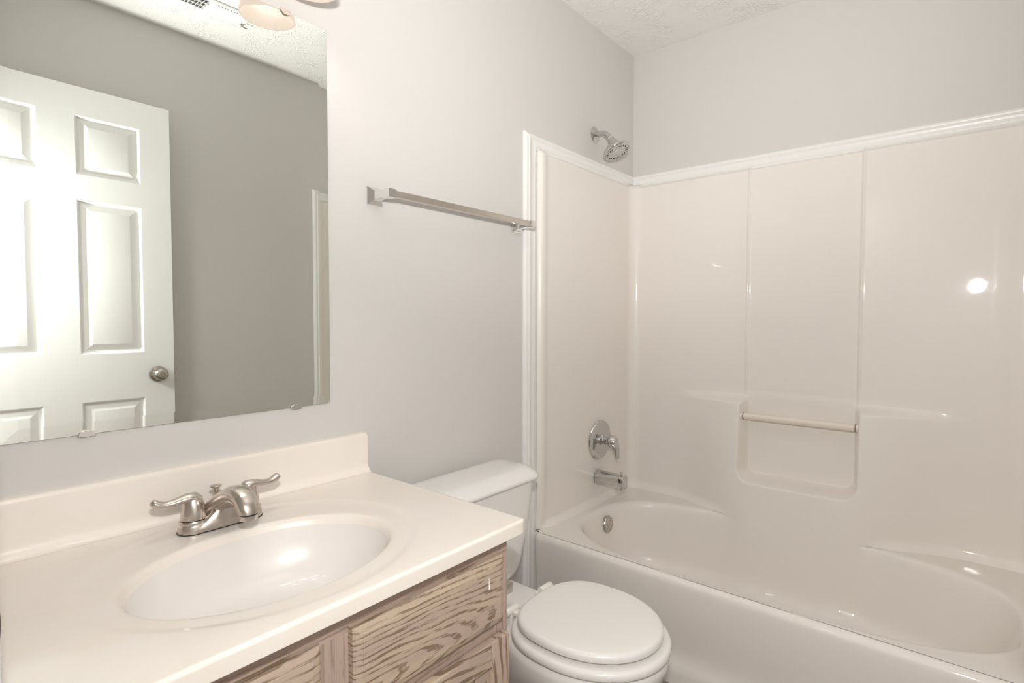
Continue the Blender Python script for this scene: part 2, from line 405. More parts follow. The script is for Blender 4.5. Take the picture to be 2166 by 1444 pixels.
# ------------------------------------------------------------------ tub and shower surround
tub = thing('tub_shower_unit', 'almond fiberglass bathtub with matching three sided shower surround', 'bathtub', (-0.40, -0.762, 0.0))
RZ = 0.332; PB = 0.020; YA, YB = -0.0145, W + 0.0145; FR = 0.05
YN0, YN1, ZN = -0.588, -0.990, 0.506           # niche sides and floor
def thick(y, z, cove=1.0):
    y = np.asarray(y, float); z = np.asarray(z, float)
    r = np.minimum(np.clip((-0.24 - y)/0.40, 0, 1), np.clip((y + 1.335)/0.40, 0, 1))
    r = r*r*(3 - 2*r)
    d = 0.072 + np.clip(0.82 - z, 0, 1)/0.49*0.05
    top = 1 - sstep(0.800, 0.838, z)
    # rounded niche: signed distance to a rounded rectangle open at the top
    hx = (YN0 - YN1)/2; cy = (YN0 + YN1)/2; rr = 0.035
    qx = np.abs(y - cy) - (hx - rr); qz = (ZN + rr) - z
    sd_ = np.hypot(np.maximum(qx, 0), np.maximum(qz, 0)) + np.minimum(np.maximum(qx, qz), 0) - rr
    m = sstep(-0.003, 0.026, sd_)
    T = PB + r*top*d*m
    # shallow raised seams framing the middle panel and its slightly proud field
    for ys in (-0.574, -0.998):
        T = T + 0.0055*np.exp(-((y - ys)/0.005)**2)*sstep(0.83, 0.86, z)
    T = T - 0.003*sstep(-0.570, -0.582, y)*sstep(-1.002, -0.990, y)*sstep(0.83, 0.86, z)
    T = T - 0.012*sstep(1.793, 1.806, z)
    # cove to the tub rim
    c = np.clip((RZ + 0.035 - z)/0.035, 0, 1); T = T + 0.022*c*c*(1 - sstep(0.45, 0.9, r))*cove
    # rounded vertical corners
    for e in (YA - y, y - YB):
        q = np.clip(FR - e, 0, FR); T = T + FR - np.sqrt(np.maximum(FR*FR - q*q, 0))
    return T
def dense(a, b, step, extra=()):
    pts = set(np.round(np.linspace(a, b, int(abs(b - a)/step) + 1), 5))
    for c, w, s in extra: pts |= set(np.round(np.arange(c - w, c + w + s/2, s), 5))
    lo, hi = min(a, b), max(a, b)
    return sorted(p for p in pts if lo <= p <= hi)
ys = dense(YB, YA, 0.008, [(-0.58, 0.05, 0.0025), (-0.998, 0.05, 0.0025), (YA, 0.05, 0.003), (YB, 0.05, 0.003), (YA, 0.012, 0.0008), (YB, 0.012, 0.0008)])
zz = dense(RZ, 1.806, 0.02, [(0.82, 0.05, 0.0025), (0.51, 0.05, 0.0025), (RZ, 0.05, 0.0035), (0.62, 0.2, 0.01), (1.80, 0.012, 0.002)])
Y, Z = np.meshgrid(ys, zz, indexing='ij'); T = thick(Y, Z)
bk = MB(); nv = len(zz)
bk.add([(-T[i, j], ys[i], zz[j]) for i in range(len(ys)) for j in range(nv)], [(i*nv + j, (i + 1)*nv + j, (i + 1)*nv + j + 1, i*nv + j + 1) for i in range(len(ys) - 1) for j in range(nv - 1)])
bk.build('back_panel', FIBER, tub, sharp=80)
XF = -0.790
for yy, s in ((YA, -1), (YB, 1)):
    ep = MB()
    xs_ = dense(-0.7535, -0.015, 0.03, [(-0.735, 0.05, 0.003)])
    zs_ = dense(RZ, 1.806, 0.05, [(RZ, 0.04, 0.004), (1.80, 0.012, 0.002)])
    def endp(x, z):
        lip = 0.006*math.exp(-((x + 0.728)/0.022)**2)*float(sstep(RZ + 0.01, RZ + 0.08, z))
        c = min(max((RZ + 0.03 - z)/0.03, 0), 1)*float(sstep(-0.754, -0.68, x))
        back = 0.0105*(1 - float(sstep(-0.754, -0.738, x))) + 0.008*float(sstep(1.794, 1.806, z))
        return (x, yy + s*(lip + 0.022*c*c - min(back, 0.0105)), z)
    ep.grid(xs_, zs_, endp)
    ep.build('end_panel', FIBER, tub, sharp=80)
# the tub itself: apron, rim deck, basin
NB = 160
BCX, BCY, BA, BB_ = -0.431, -0.770, 0.328, 0.702
def R_CLIP(d):
    q = min(max((d - 0.215)/0.075, 0.0), 1.0)
    return 0.075*(1 - math.sqrt(1 - q*q))
def basin_ring(a, b, z, n, cx=BCX, cy=BCY, clip=0.0):
    out = []
    for i in range(NB):
        t = 2*PI*i/NB; c, s = math.cos(t), math.sin(t)
        x = cx + a*math.copysign(abs(c)**(2/n), c); y = cy + b*math.copysign(abs(s)**(2/n), s)
        lim = -(float(thick(np.array(y), np.array(RZ), 0.0)) + 0.14*(RZ - z) + R_CLIP(RZ - z))
        out.append((min(x, lim), y, z))
    return out
def outer_ring(off, z):
    x0, x1, y0, y1 = XF + off, -0.010, YB + 0.002, YA - 0.002; out = []
    for i in range(NB):
        t = 2*PI*i/NB; c, s = math.cos(t), math.sin(t)
        hx, hy = (BCX - x0) if c < 0 else (x1 - BCX), (y1 - BCY) if s > 0 else (BCY - y0)
        k = min(hx/max(abs(c)*0.5, 1e-9), hy/max(abs(s), 1e-9)) if False else min(hx/max(abs(c), 1e-9), hy/max(abs(s)*1.0, 1e-9))
        # use the superellipse direction so that rim quads stay short
        bx = BA*math.copysign(abs(c)**(2/3.0), c); by = BB_*math.copysign(abs(s)**(2/3.0), s)
        k = min(hx/max(abs(bx), 1e-9), hy/max(abs(by), 1e-9))
        out.append((BCX + bx*k, BCY + by*k, z))
    return out
tb = MB()
lip = [basin_ring(BA + 0.012, BB_ + 0.012, RZ, 3.0), basin_ring(BA, BB_, RZ - 0.001, 3.0, clip=0.003), basin_ring(BA - 0.008, BB_ - 0.008, RZ - 0.005, 3.0, clip=0.009), basin_ring(BA - 0.013, BB_ - 0.013, RZ - 0.012, 3.0, clip=0.013), basin_ring(BA - 0.017, BB_ - 0.018, RZ - 0.025, 3.0, clip=0.017)]
deep = []
for kz_ in np.linspace(0, 1, 7)[1:]:
    deep.append(basin_ring(BA - 0.017 - 0.035*kz_, BB_ - 0.018 - 0.055*kz_, RZ - 0.025 - 0.190*kz_, 3.0 + 0.4*kz_, clip=0.017 + 0.035*kz_, cy=BCY + 0.02*kz_))
for a_ in np.linspace(0, PI/2, 7)[1:]:
    R_ = 0.075
    o_ = 0.035 + R_*(1 - math.cos(a_)); deep.append(basin_ring(BA - 0.017 - o_, BB_ - 0.018 - 0.02 - o_, RZ - 0.215 - R_*math.sin(a_), 3.4, clip=0.017 + o_, cy=BCY + 0.02))
deep.append(basin_ring(0.10, 0.38, RZ - 0.292, 3.0, clip=0.12, cy=BCY + 0.02)); deep.append(basin_ring(0.02, 0.1, RZ - 0.294, 2.5, clip=0.2, cy=BCY + 0.02))
tb.loft([outer_ring(0.022, RZ)] + lip + deep, cap0=False, cap1=True)
tb.build('tub_basin', FIBER, tub, sharp=80)
# apron: profile swept along the tub front
ap = [(0.024, RZ), (0.020, RZ), (0.014, RZ - 0.0012), (0.008, RZ - 0.005), (0.0035, RZ - 0.0105), (0.001, RZ - 0.017), (0.0, RZ - 0.026), (-0.001, RZ - 0.06), (0.004, 0.16), (0.006, 0.11), (0.004, 0.085), (-0.004, 0.066), (-0.012, 0.052), (-0.016, 0.035), (-0.017, 0.0), (0.024, 0.0)]
apm = MB(); yl = dense(YB, YA, 0.05, [(YA, 0.04, 0.004), (YB, 0.04, 0.004)])
rings = []
for y in yl:
    e = max(0, 0.03 - min(YA - y, y - YB))/0.03
    rings.append([(XF + a + (0.020*e*e if i not in (0, len(ap) - 1) else 0), y, min(z, RZ)) for i, (a, z) in enumerate(ap)])
apm.loft(rings)
for yy, s in ((YA, -1), (YB, 1)): apm.box(-0.777, -0.735, min(yy, yy - s*0.0012), max(yy, yy - s*0.0012), 0.0, RZ)
apm.build('apron', FIBER, tub, sharp=70)
MB().tube([(-PB - 0.048, YN0 + 0.020, 0.752), (-PB - 0.048, YN1 - 0.018, 0.752)], 0.0135, 24).build('grab_rod', ROD, tub)
for yv in (YN0 + 0.0075, YN1 - 0.0075):
    MB().lathe([(0.0, -0.002), (0.0146, -0.002), (0.0146, 0.002), (0.0, 0.002)], axis_m((-PB - 0.048, yv, 0.752), (0, 1, 0)), 24).build('rod_socket', CAULK, tub)
ov = MB().lathe([(0, -0.01), (0.034, -0.01), (0.0355, 0.004), (0.033, 0.008), (0.012, 0.0105), (0, 0.0105)], axis_m((-0.372, -0.098, 0.262), (0, -1, 0.10)))
ov.lathe([(0, 0.010), (0.004, 0.010), (0.004, 0.013), (0, 0.013)], axis_m((-0.372, -0.098, 0.262), (0, -1, 0.10)), 12)
ov.build('overflow_plate', SPOT, tub)['label'] = 'water spotted chrome overflow plate'
MB().lathe([(0, 0), (0.035, 0), (0.033, 0.003), (0.02, 0.004), (0, 0.004)], Matrix.Translation((-0.40, -0.30, RZ - 0.2915)), 28).build('drain', CHROME, tub)

# ------------------------------------------------------------------ shower valve, tub spout, shower head
vx, vz = -0.312, 0.613; yv = YA
sv = thing('shower_valve', 'chrome single lever shower valve with round escutcheon on tub end wall', 'shower valve', (vx, yv, vz))
MB().lathe([(0, 0.0006), (0.088, 0.0006), (0.089, 0.002), (0.086, 0.0075), (0.074, 0.0115), (0.04, 0.0150), (0.0, 0.0155)], axis_m((vx, yv, vz), (0, -1, 0)), 64).build('escutcheon', CHROME, sv)
MB().lathe([(0, 0.012), (0.026, 0.012), (0.026, 0.020), (0.021, 0.022), (0.021, 0.030), (0.018, 0.032), (0.018, 0.058), (0, 0.058)], axis_m((vx, yv, vz), (0, -1, 0)), 36).build('sleeve', CHROME, sv)
hv = MB().lathe([(0, 0.050), (0.021, 0.050), (0.0255, 0.056), (0.0290, 0.066), (0.0275, 0.078), (0.020, 0.088), (0, 0.093)], axis_m((vx, yv, vz), (0, -1, 0)), 36)
hv.tube([(vx, yv - 0.066, vz - 0.008), (vx, yv - 0.082, vz - 0.020), (vx, yv - 0.090, vz - 0.036), (vx, yv - 0.092, vz - 0.052), (vx, yv - 0.095, vz - 0.066), (vx, yv - 0.098, vz - 0.072), (vx, yv - 0.099, vz - 0.076)], [0.026, 0.0245, 0.0195, 0.016, 0.0155, 0.012, 0.004], 24, [0.8, 0.75, 0.65, 0.6, 0.55, 0.5, 0.5], upv=(0, -1, 0))
hv.build('lever_handle', CHROME, sv)
sx, sz = -0.326, 0.446
ts = thing('tub_spout', 'chrome tub spout with diverter knob below the shower valve', 'tub spout', (sx, yv, sz))
def spr(y, zc, hw, hh, r): return [(sx + a, y, zc + b2) for a, b2, _ in rrect(0, 0, hw, hh, r, 0, 6)]
sb = MB().loft([spr(yv - 0.001, sz, 0.031, 0.033, 0.030), spr(yv - 0.004, sz, 0.031, 0.033, 0.030), spr(yv - 0.008, sz, 0.0305, 0.0325, 0.029), spr(yv - 0.05, sz + 0.002, 0.029, 0.029, 0.024), spr(yv - 0.085, sz + 0.004, 0.027, 0.0255, 0.018), spr(yv - 0.098, sz + 0.003, 0.0265, 0.0255, 0.014), spr(yv - 0.108, sz - 0.004, 0.026, 0.031, 0.012), spr(yv - 0.136, sz - 0.005, 0.0245, 0.030, 0.010), spr(yv - 0.142, sz - 0.005, 0.022, 0.027, 0.009)])
sb.build('spout_body', CHROME, ts, sharp=50)
MB().lathe([(0, 0), (0.0045, 0), (0.004, 0.006), (0.0055, 0.012), (0.0085, 0.016), (0.0085, 0.018), (0.003, 0.0195), (0, 0.0195)], Matrix.Translation((sx, yv - 0.124, sz + 0.0245)), 20).build('diverter_knob', CHROME, ts)
MB().lathe([(0, 0.0005), (0.0325, 0.0005), (0.0325, 0.002), (0, 0.002)], axis_m((sx, yv, sz), (0, -1, 0)), 40).build('gasket', DARK, ts)

hx, hz = -0.345, 1.973
sh = thing('shower_fixture', 'round chrome shower head on bent arm above the surround', 'shower head', (hx, 0.0, hz))
MB().lathe([(0, 0.0003), (0.034, 0.0003), (0.034, 0.002), (0.029, 0.005), (0.018, 0.009), (0.012, 0.010), (0, 0.010)], axis_m((hx, 0, hz), (0, -1, 0)), 40).build('flange', CHROME, sh)
ARM = [(0, 0.0), (-0.028, 0.0), (-0.045, -0.002), (-0.058, -0.008), (-0.068, -0.017), (-0.077, -0.028), (-0.084, -0.037)]
MB().tube([(hx, a, hz + b2) for a, b2 in ARM], 0.0108, 24, upv=(1, 0, 0)).build('arm', CHROME, sh)
ad = Vector((0, -0.60, -0.80)).normalized(); A0 = Vector((hx, -0.080, hz - 0.032))
MB().lathe([(0, -0.001), (0.0118, -0.001), (0.0122, 0.004), (0, 0.004)], axis_m(A0, ad), 24).build('thread_tape', PLAST, sh)['label'] = 'white thread tape'
MB().lathe([(0, 0.003), (0.0145, 0.003), (0.0155, 0.006), (0.0155, 0.018), (0.0135, 0.020), (0.013, 0.023), (0, 0.023)], axis_m(A0, ad), 30).build('swivel_nut', CHROME, sh)
hd_ = Vector((0.03, -0.43, -0.90)).normalized(); B0 = A0 + ad*0.017
MB().lathe([(0, 0.0), (0.017, 0.0), (0.0205, 0.006), (0.021, 0.018), (0.024, 0.024), (0.040, 0.030), (0.054, 0.037), (0.0585, 0.043), (0.0590, 0.049), (0.0565, 0.054), (0.0535, 0.0555), (0.052, 0.054), (0, 0.054)], axis_m(B0, hd_), 56).build('head_body', CHROME, sh)
FM = axis_m(B0 + hd_*0.0545, hd_)
fc = MB().lathe([(0, -0.002), (0.0515, -0.002), (0.051, 0.0012), (0.046, 0.002), (0.020, 0.0022), (0.0195, 0.0045), (0.014, 0.006), (0, 0.0065)], FM, 48)
for q in range(8):
    a = 2*PI*q/8; fc.lathe([(0, 0.001), (0.0065, 0.001), (0.004, 0.0045), (0, 0.005)], FM @ Matrix.Translation((0.0285*math.cos(a), 0.0285*math.sin(a), 0)), 12)
face = fc.build('spray_face', GREYP, sh)
nz = MB()
for q in range(44):
    a = 2*PI*q/44; r_ = 0.0405 if q % 2 else 0.0455
    if q % 11 in (9, 10): continue
    nz.lathe([(0, 0.001), (0.0021, 0.001), (0.0017, 0.0042), (0, 0.0044)], FM @ Matrix.Translation((r_*math.cos(a), r_*math.sin(a), 0)), 8)
nz.build('nozzles', RUBBER, face)

# ------------------------------------------------------------------ towel bar
tbz = 1.499
tbo = thing('towel_bar', 'square chrome towel bar on the wall above the toilet', 'towel bar', (-1.17, 0.0, tbz))
for x in (-1.4705, -0.870):
    def sq(h, y, dx=0): return [(x - h, y, tbz - h), (x + h, y, tbz - h), (x + h, y, tbz + h), (x - h, y, tbz + h)]
    MB().loft([sq(0.0245, 0.0), sq(0.0245, -0.004), sq(0.0235, -0.0055), sq(0.020, -0.009), sq(0.0125, -0.020), sq(0.0105, -0.026), sq(0.0100, -0.030), sq(0.0105, -0.052), sq(0.0118, -0.066), sq(0.0118, -0.084), sq(0.0105, -0.0855)]).build('wall_post', BRIGHT, tbo, sharp=12)
MB().box(-1.4595, -0.881, -0.0825, -0.0655, tbz - 0.0088, tbz + 0.0088, 0.0012, 2).build('bar', ALU, tbo)

# ------------------------------------------------------------------ mirror
MX0, MX1, MZ0, MZ1 = -2.223, -1.611, 0.937, 1.895
mr = thing('wall_mirror', 'large frameless mirror with cut glass border above the vanity', 'mirror', ((MX0 + MX1)/2, 0.0, MZ0))
def mrec(s, y): return [(MX0 + s, y, MZ0 + s), (MX1 - s, y, MZ0 + s), (MX1 - s, y, MZ1 - s), (MX0 + s, y, MZ1 - s)]
BW = 0.023
MB().loft([mrec(BW, -0.0055), mrec(0, -0.0055 + BW*math.tan(math.radians(1.1)))], cap0=True, cap1=False).build('mirror_glass', MIRROR, mr, flat=True)
MB().loft([mrec(0.0, -0.0050), mrec(0.0, -0.0005)], cap0=False, cap1=True).build('glass_edge', MEDGE, mr, flat=True)
for x, z, s in ((-2.107, MZ0, 1), (-1.702, MZ0, 1), (-1.716, MZ1, -1), (-2.107, MZ1, -1)):
    cl = MB()
    pr = [(-0.013, -0.004), (0.013, -0.004), (0.013, 0.001), (0.010, 0.006), (0.005, 0.009), (-0.005, 0.009), (-0.010, 0.006), (-0.013, 0.001)]
    cl.loft([[(x + a, 0.0, z + s*b2*0.2 - s*0.003) for a, b2 in pr], [(x + a, -0.007, z + s*b2*0.9 - s*0.001) for a, b2 in pr], [(x + a*0.93, -0.0095, z + s*b2*0.85 - s*0.0005) for a, b2 in pr]])
    cl.build('mirror_clip', CLIPM, mr)

# ------------------------------------------------------------------ vanity light
LX, LZ, LY = -1.90, 1.92, -0.11
vl = thing('vanity_light', 'three light vanity fixture with frosted glass shades above the mirror', 'light', (LX, 0.0, LZ + 0.12))
MB().box(LX - 0.29, LX + 0.29, -0.022, 0.0, LZ + 0.095, LZ + 0.195, 0.006, 3).build('back_plate', NICKEL, vl)
for dx in (-0.19, 0.0, 0.19):
    x = LX + dx
    MB().tube([(x, -0.02, LZ + 0.145), (x, -0.06, LZ + 0.158), (x, -0.095, LZ + 0.155), (x, LY, LZ + 0.140), (x, LY, LZ + 0.120)], 0.0085, 16, upv=(1, 0, 0)).build('arm', NICKEL, vl)
    MB().lathe([(0, 0.13), (0.018, 0.13), (0.022, 0.125), (0.022, 0.092), (0, 0.092)], Matrix.Translation((x, LY, LZ)), 28).build('socket', NICKEL, vl)
    so_ = MB().lathe([(0.020, 0.112), (0.028, 0.110), (0.043, 0.096), (0.053, 0.072), (0.060, 0.035), (0.065, 0.003), (0.0645, 0.0), (0.0605, 0.0005), (0.0575, 0.012), (0.0555, 0.033), (0.049, 0.070), (0.040, 0.091), (0.026, 0.104), (0.020, 0.106)], Matrix.Translation((x, LY, LZ)), 48)
    shd = so_.build('lamp_shade', SHADE, vl, sharp=60)
    MB().lathe([(0, 0.094), (0.012, 0.092), (0.014, 0.080), (0.022, 0.070), (0.026, 0.060), (0.024, 0.048), (0.015, 0.040), (0, 0.037)], Matrix.Translation((x, LY, LZ)), 24).build('bulb', BULB, vl)

# ------------------------------------------------------------------ ceiling vent
VX0, VX1, VY0, VY1 = -1.605, -1.300, -1.240, -1.116
vt = thing('ceiling_vent', 'white ceiling register with louvers, reflected at the mirror top', 'vent', ((VX0 + VX1)/2, (VY0 + VY1)/2, H))
vf = MB()
fr = 0.020
for b in ((VX0, VX1, VY0, VY0 + fr), (VX0, VX1, VY1 - fr, VY1), (VX0, VX0 + fr, VY0 + fr, VY1 - fr), (VX1 - fr, VX1, VY0 + fr, VY1 - fr), (-1.458, -1.440, VY0 + fr, VY1 - fr)):
    vf.box(b[0], b[1], b[2], b[3], H - 0.007, H - 0.0002, 0.0015, 1)
vf.build('frame', VENT, vt)
lv = MB()
for a, b2, tilt in ((VX0 + fr, -1.458, -42), (-1.440, VX1 - fr, 38)):
    n_ = 10
    for i in range(n_):
        x = a + (i + 0.5)*(b2 - a)/n_
        lv.box(-0.0068, 0.0068, VY0 + fr, VY1 - fr, -0.0005, 0.0005, M=Matrix.Translation((x, 0, H - 0.007)) @ Matrix.Rotation(math.radians(tilt), 4, 'Y'))
lv.build('louvers', VENT, vt, flat=True)
rb = MB()
for y in (VY0 + 0.05, VY0 + 0.078): rb.box(VX0 + fr, -1.458, y, y + 0.004, H - 0.010, H - 0.004)
rb.build('cross_bars', VENT, vt, flat=True)
MB().box(VX0 + 0.01, VX1 - 0.01, VY0 + 0.01, VY1 - 0.01, H - 0.0012, H - 0.0004).build('duct_opening', DUCT, vt, flat=True)
MB().box(VX1 - 0.016, VX1 - 0.006, VY0 + 0.03, VY0 + 0.036, H - 0.02, H - 0.006, 0.001, 1).box(VX1 - 0.016, VX1 + 0.012, VY0 + 0.03, VY0 + 0.036, H - 0.021, H - 0.018, 0.001, 1).build('damper_lever', SATIN, vt)

# ------------------------------------------------------------------ vanity cabinet
CX0, CX1 = -2.300, -1.530; FY = -0.556; CZ = 0.708; DF = -0.576
vc = thing('vanity_cabinet', 'white washed oak vanity cabinet under the sink top', 'cabinet', ((CX0 + CX1)/2, -0.28, 0.0))
cb = MB()
cb.box(CX0, CX0 + 0.016, -0.537, -0.003, 0.0, CZ); cb.box(CX1 - 0.016, CX1, -0.537, -0.003, 0.0, CZ)
cb.box(CX0 + 0.016, CX1 - 0.016, -0.537, -0.012, 0.095, 0.111); cb.box(CX0 + 0.016, CX1 - 0.016, -0.012, -0.003, 0.0, CZ); cb.box(CX0 + 0.016, CX1 - 0.016, -0.49, -0.475, 0.0, 0.095)
cb.build('carcass', OAK_FV, vc, flat=True)
ff = MB()
ff.box(CX0, CX1, FY, -0.537, 0.662, CZ); ff.box(CX0, CX1, FY, -0.537, 0.095, 0.135); ff.box(-1.905, CX1 - 0.03, FY, -0.5372, 0.495, 0.545); ff.box(CX0 + 0.04, -1.955, FY, -0.5372, 0.495, 0.545)
ff.build('face_rails', OAK_FH, vc, flat=True)
for a, b2 in ((CX0, CX0 + 0.04), (-1.962, -1.898), (CX1 - 0.038, CX1)):
    MB().box(a, b2, FY - 0.0004, -0.537, 0.095, 0.662 if b2 < -1.6 else 0.6625).build('face_stile', OAK_FV, vc, flat=True)
def slab_front(x0, x1, z0, z1, mat, name='drawer_front'):
    def r(s, y): return [(x0 + s, y, z0 + s), (x1 - s, y, z0 + s), (x1 - s, y, z1 - s), (x0 + s, y, z1 - s)]
    return MB().loft([r(0, FY + 0.0002), r(0, DF + 0.007), r(0.002, DF + 0.0055), r(0.004, DF + 0.004), r(0.0145, DF + 0.0008), r(0.0150, DF), r(0.016, DF)]).build(name, mat, vc, sharp=14)
dr = slab_front(-1.903, -1.556, 0.531, 0.672, OAK_H)
slab_front(-2.285, -1.956, 0.531, 0.672, OAK_H2)
dp = MB().tube([(-1.604, DF - 0.0004, 0.640), (-1.604, DF - 0.0006, 0.632), (-1.604, DF - 0.0008, 0.622), (-1.604, DF - 0.0012, 0.6175), (-1.604, DF - 0.0004, 0.615)], [0.0005, 0.0009, 0.0010, 0.0021, 0.0008], 10, upv=(0, 1, 0))
dp.build('paint_drip', PAINT, dr)['label'] = 'white paint drip'
def panel_door(x0, x1, z0, z1, y, name='cabinet_door'):
    o = bpy.data.objects.new(name, None); COL.objects.link(o); o.parent = vc
    st = 0.052
    for a, b2 in ((x0, x0 + st), (x1 - st, x1)): MB().box(a, b2, y, y + 0.019, z0, z1, 0.0035, 3).build('stile', OAK_V, o)
    for c, e in ((z0, z0 + st), (z1 - st, z1)): MB().box(x0 + st - 0.0005, x1 - st + 0.0005, y + 0.0002, y + 0.0188, c, e, 0.003, 3).build('rail', OAK_H2, o)
    def r(s, d_): return [(x0 + st - 0.001 + s, y + d_, z0 + st - 0.001 + s), (x1 - st + 0.001 - s, y + d_, z0 + st - 0.001 + s), (x1 - st + 0.001 - s, y + d_, z1 - st + 0.001 - s), (x0 + st - 0.001 + s, y + d_, z1 - st + 0.001 - s)]
    MB().loft([r(0, 0.016), r(0, 0.010), r(0.004, 0.0095)]).build('door_panel', OAK_V, o, sharp=14)
    return o
panel_door(-1.905, -1.5435, 0.115, 0.503, DF - 0.001)
panel_door(-2.285, -1.956, 0.115, 0.503, DF - 0.001)

# ------------------------------------------------------------------ vanity top with moulded basin
CTZ = 0.738; TX0, TX1, TYF = XL + 0.002, -1.511, -0.595
vtop = thing('vanity_counter', 'cream cultured marble vanity top with moulded oval basin and backsplash', 'countertop', ((TX0 + TX1)/2, -0.30, CTZ - 0.03))
ECX, ECY = -1.920, -0.345; EA, EB = 0.219, 0.168
OCX, OCY, OA, OB = -1.918, -0.318, 0.275, 0.248
base = rrect((TX0 + TX1)/2, TYF/2, (TX1 - TX0)/2, -TYF/2, 0.014, 0, 6)
# finer perimeter
per = []
for i in range(len(base)):
    a, b2 = Vector(base[i]), Vector(base[(i + 1) % len(base)]); m_ = max(1, int((b2 - a).length/0.012))
    per += [a.lerp(b2, q/m_) for q in range(m_)]
ang = [math.atan2((p.y - OCY)/OB, (p.x - OCX)/OA) for p in per]
CC = Vector(((TX0 + TX1)/2, TYF/2, 0))
def per_ring(off, z):
    out = []
    for p in per:
        q = Vector((max(min(p.x, TX1 - off), TX0 + off), max(min(p.y, 0 - off), TYF + off), z)); out.append(q)
    return out
def ell(cx, cy, a, b2, z): return [Vector((cx + a*math.cos(t), cy + b2*math.sin(t), z)) for t in ang]
def mixr(r, s, k): return [a.lerp(b2, k) for a, b2 in zip(r, s)]
oe = ell(OCX, OCY, OA*1.03, OB*1.03, CTZ)
top0 = per_ring(0.006, CTZ)
split = ell(ECX, ECY, EA*1.075, EB*1.075, CTZ - 0.0042); DEEPER = [(1.05, 0.0048), (1.03, 0.0056), (1.015, 0.007), (1.0, 0.010), (0.985, 0.015), (0.972, 0.022)]
slab = MB().loft([per_ring(0.002, CTZ - 0.030), per_ring(0.0, CTZ - 0.0285), per_ring(0.0, CTZ - 0.0275), per_ring(0.0, CTZ - 0.0065), per_ring(0.0, CTZ - 0.0055), per_ring(0.0007, CTZ - 0.0028), per_ring(0.0026, CTZ - 0.0007), top0, per_ring(0.009, CTZ), mixr(top0, oe, 0.5), oe, ell(OCX, OCY, OA*1.01, OB*1.01, CTZ - 0.0004), ell(OCX, OCY, OA*0.99, OB*0.99, CTZ - 0.0014), ell(OCX, OCY, OA*0.965, OB*0.965, CTZ - 0.0028), ell(OCX, OCY, OA*0.945, OB*0.945, CTZ - 0.0034), mixr(ell(OCX, OCY, OA*0.945, OB*0.945, CTZ - 0.0034), split, 0.6), split] + [ell(ECX, ECY, EA*s_, EB*s_, CTZ - h_) for s_, h_ in DEEPER], cap0=False, cap1=False)
slab.build('counter_slab', MARBLE, vtop, sharp=60)
prof = [(0.972, 0.022), (0.955, 0.033), (0.93, 0.050), (0.89, 0.071), (0.83, 0.092), (0.75, 0.109), (0.64, 0.121), (0.50, 0.128), (0.34, 0.132), (0.18, 0.134), (0.10, 0.1345)]
bs = MB().loft([ell(ECX, ECY + 0.02*(1 - s_) * 0, EA*s_, EB*s_, CTZ - h_) for s_, h_ in prof], cap0=False, cap1=True)
bs.build('sink_basin', BOWL, vtop, sharp=80)['label'] = 'white oval basin'
MB().lathe([(0, 0), (0.022, 0), (0.0215, 0.002), (0.017, 0.003), (0.016, 0.001), (0, 0.003)], Matrix.Translation((ECX, ECY, CTZ - 0.1345)), 28).build('drain', NICKEL, vtop)
bz = CTZ + 0.106
bp_ = [(0.0, CTZ + 0.0002), (0.0, bz), (-0.014, bz), (-0.0175, bz - 0.001), (-0.0195, bz - 0.004), (-0.0205, bz - 0.010), (-0.021, CTZ + 0.022)]
for i in range(1, 7):
    a = PI/2*i/6; bp_.append((-0.021 - 0.020*(1 - math.cos(a)), CTZ + 0.022 - 0.0218*math.sin(a)))
xsb = [TX0, TX1 - 0.006, TX1 - 0.002, TX1]
MB().loft([[(x, (a*(1 - 0.0*k_)), z if z < bz - 0.02 else z - dz_) for a, z in bp_] for x, k_, dz_ in zip(xsb, (0, 0, 0, 0), (0, 0, 0.001, 0.004))]).build('backsplash', MARBLE, vtop, sharp=40)

# ------------------------------------------------------------------ faucet
FX, FYc, FZ = -1.917, -0.114, CTZ - 0.0034
fct = thing('faucet', 'brushed nickel centerset faucet with two lever handles', 'faucet', (FX, FYc, FZ))
def stad(hl, hd, z, cy=FYc): return [(a, b2, z) for a, b2, _ in rrect(FX, cy, hl, hd, hd, 0, 10)]
MB().loft([stad(0.0795, 0.0285, FZ + 0.0002), stad(0.0795, 0.0285, FZ + 0.0015)]).build('gasket', DARK, fct)
MB().loft([stad(0.0785, 0.0275, FZ + 0.001), stad(0.0775, 0.0265, FZ + 0.014), stad(0.0745, 0.0245, FZ + 0.0195), stad(0.068, 0.020, FZ + 0.0215)]).build('base_plate', NICKEL, fct, sharp=50)
# spout: body rising from the base plate and nosing forward
def sring(y, z, w, h, tilt, n=24):
    M = Matrix.Translation((FX, y, z)) @ Matrix.Rotation(tilt, 4, 'X')
    return [M @ Vector((w*math.copysign(abs(math.cos(2*PI*i/n))**0.8, math.cos(2*PI*i/n)), 0, h*math.copysign(abs(math.sin(2*PI*i/n))**0.8, math.sin(2*PI*i/n)))) for i in range(n)]
saddle = MB()
for_x = np.linspace(-0.052, 0.052, 27)
rg = []
for dx in for_x:
    t = 1 - (abs(dx)/0.052)
    h = 0.019 + 0.026*float(sstep(0.0, 0.85, t)); hd2 = 0.0262
    rg.append([(FX + dx, FYc - hd2 - 0.001, FZ + 0.002), (FX + dx, FYc - hd2 - 0.001 + 0.002*t, FZ + max(h - 0.007, 0.012)), (FX + dx, FYc - hd2*0.80, FZ + h - 0.002), (FX + dx, FYc - hd2*0.45, FZ + h), (FX + dx, FYc + hd2*0.45, FZ + h - 0.003*t), (FX + dx, FYc + hd2*0.8, FZ + (h - 0.002)*0.9), (FX + dx, FYc + hd2, FZ + max((h - 0.010)*0.8, 0.012)), (FX + dx, FYc + hd2, FZ + 0.002)])
saddle.loft(rg)
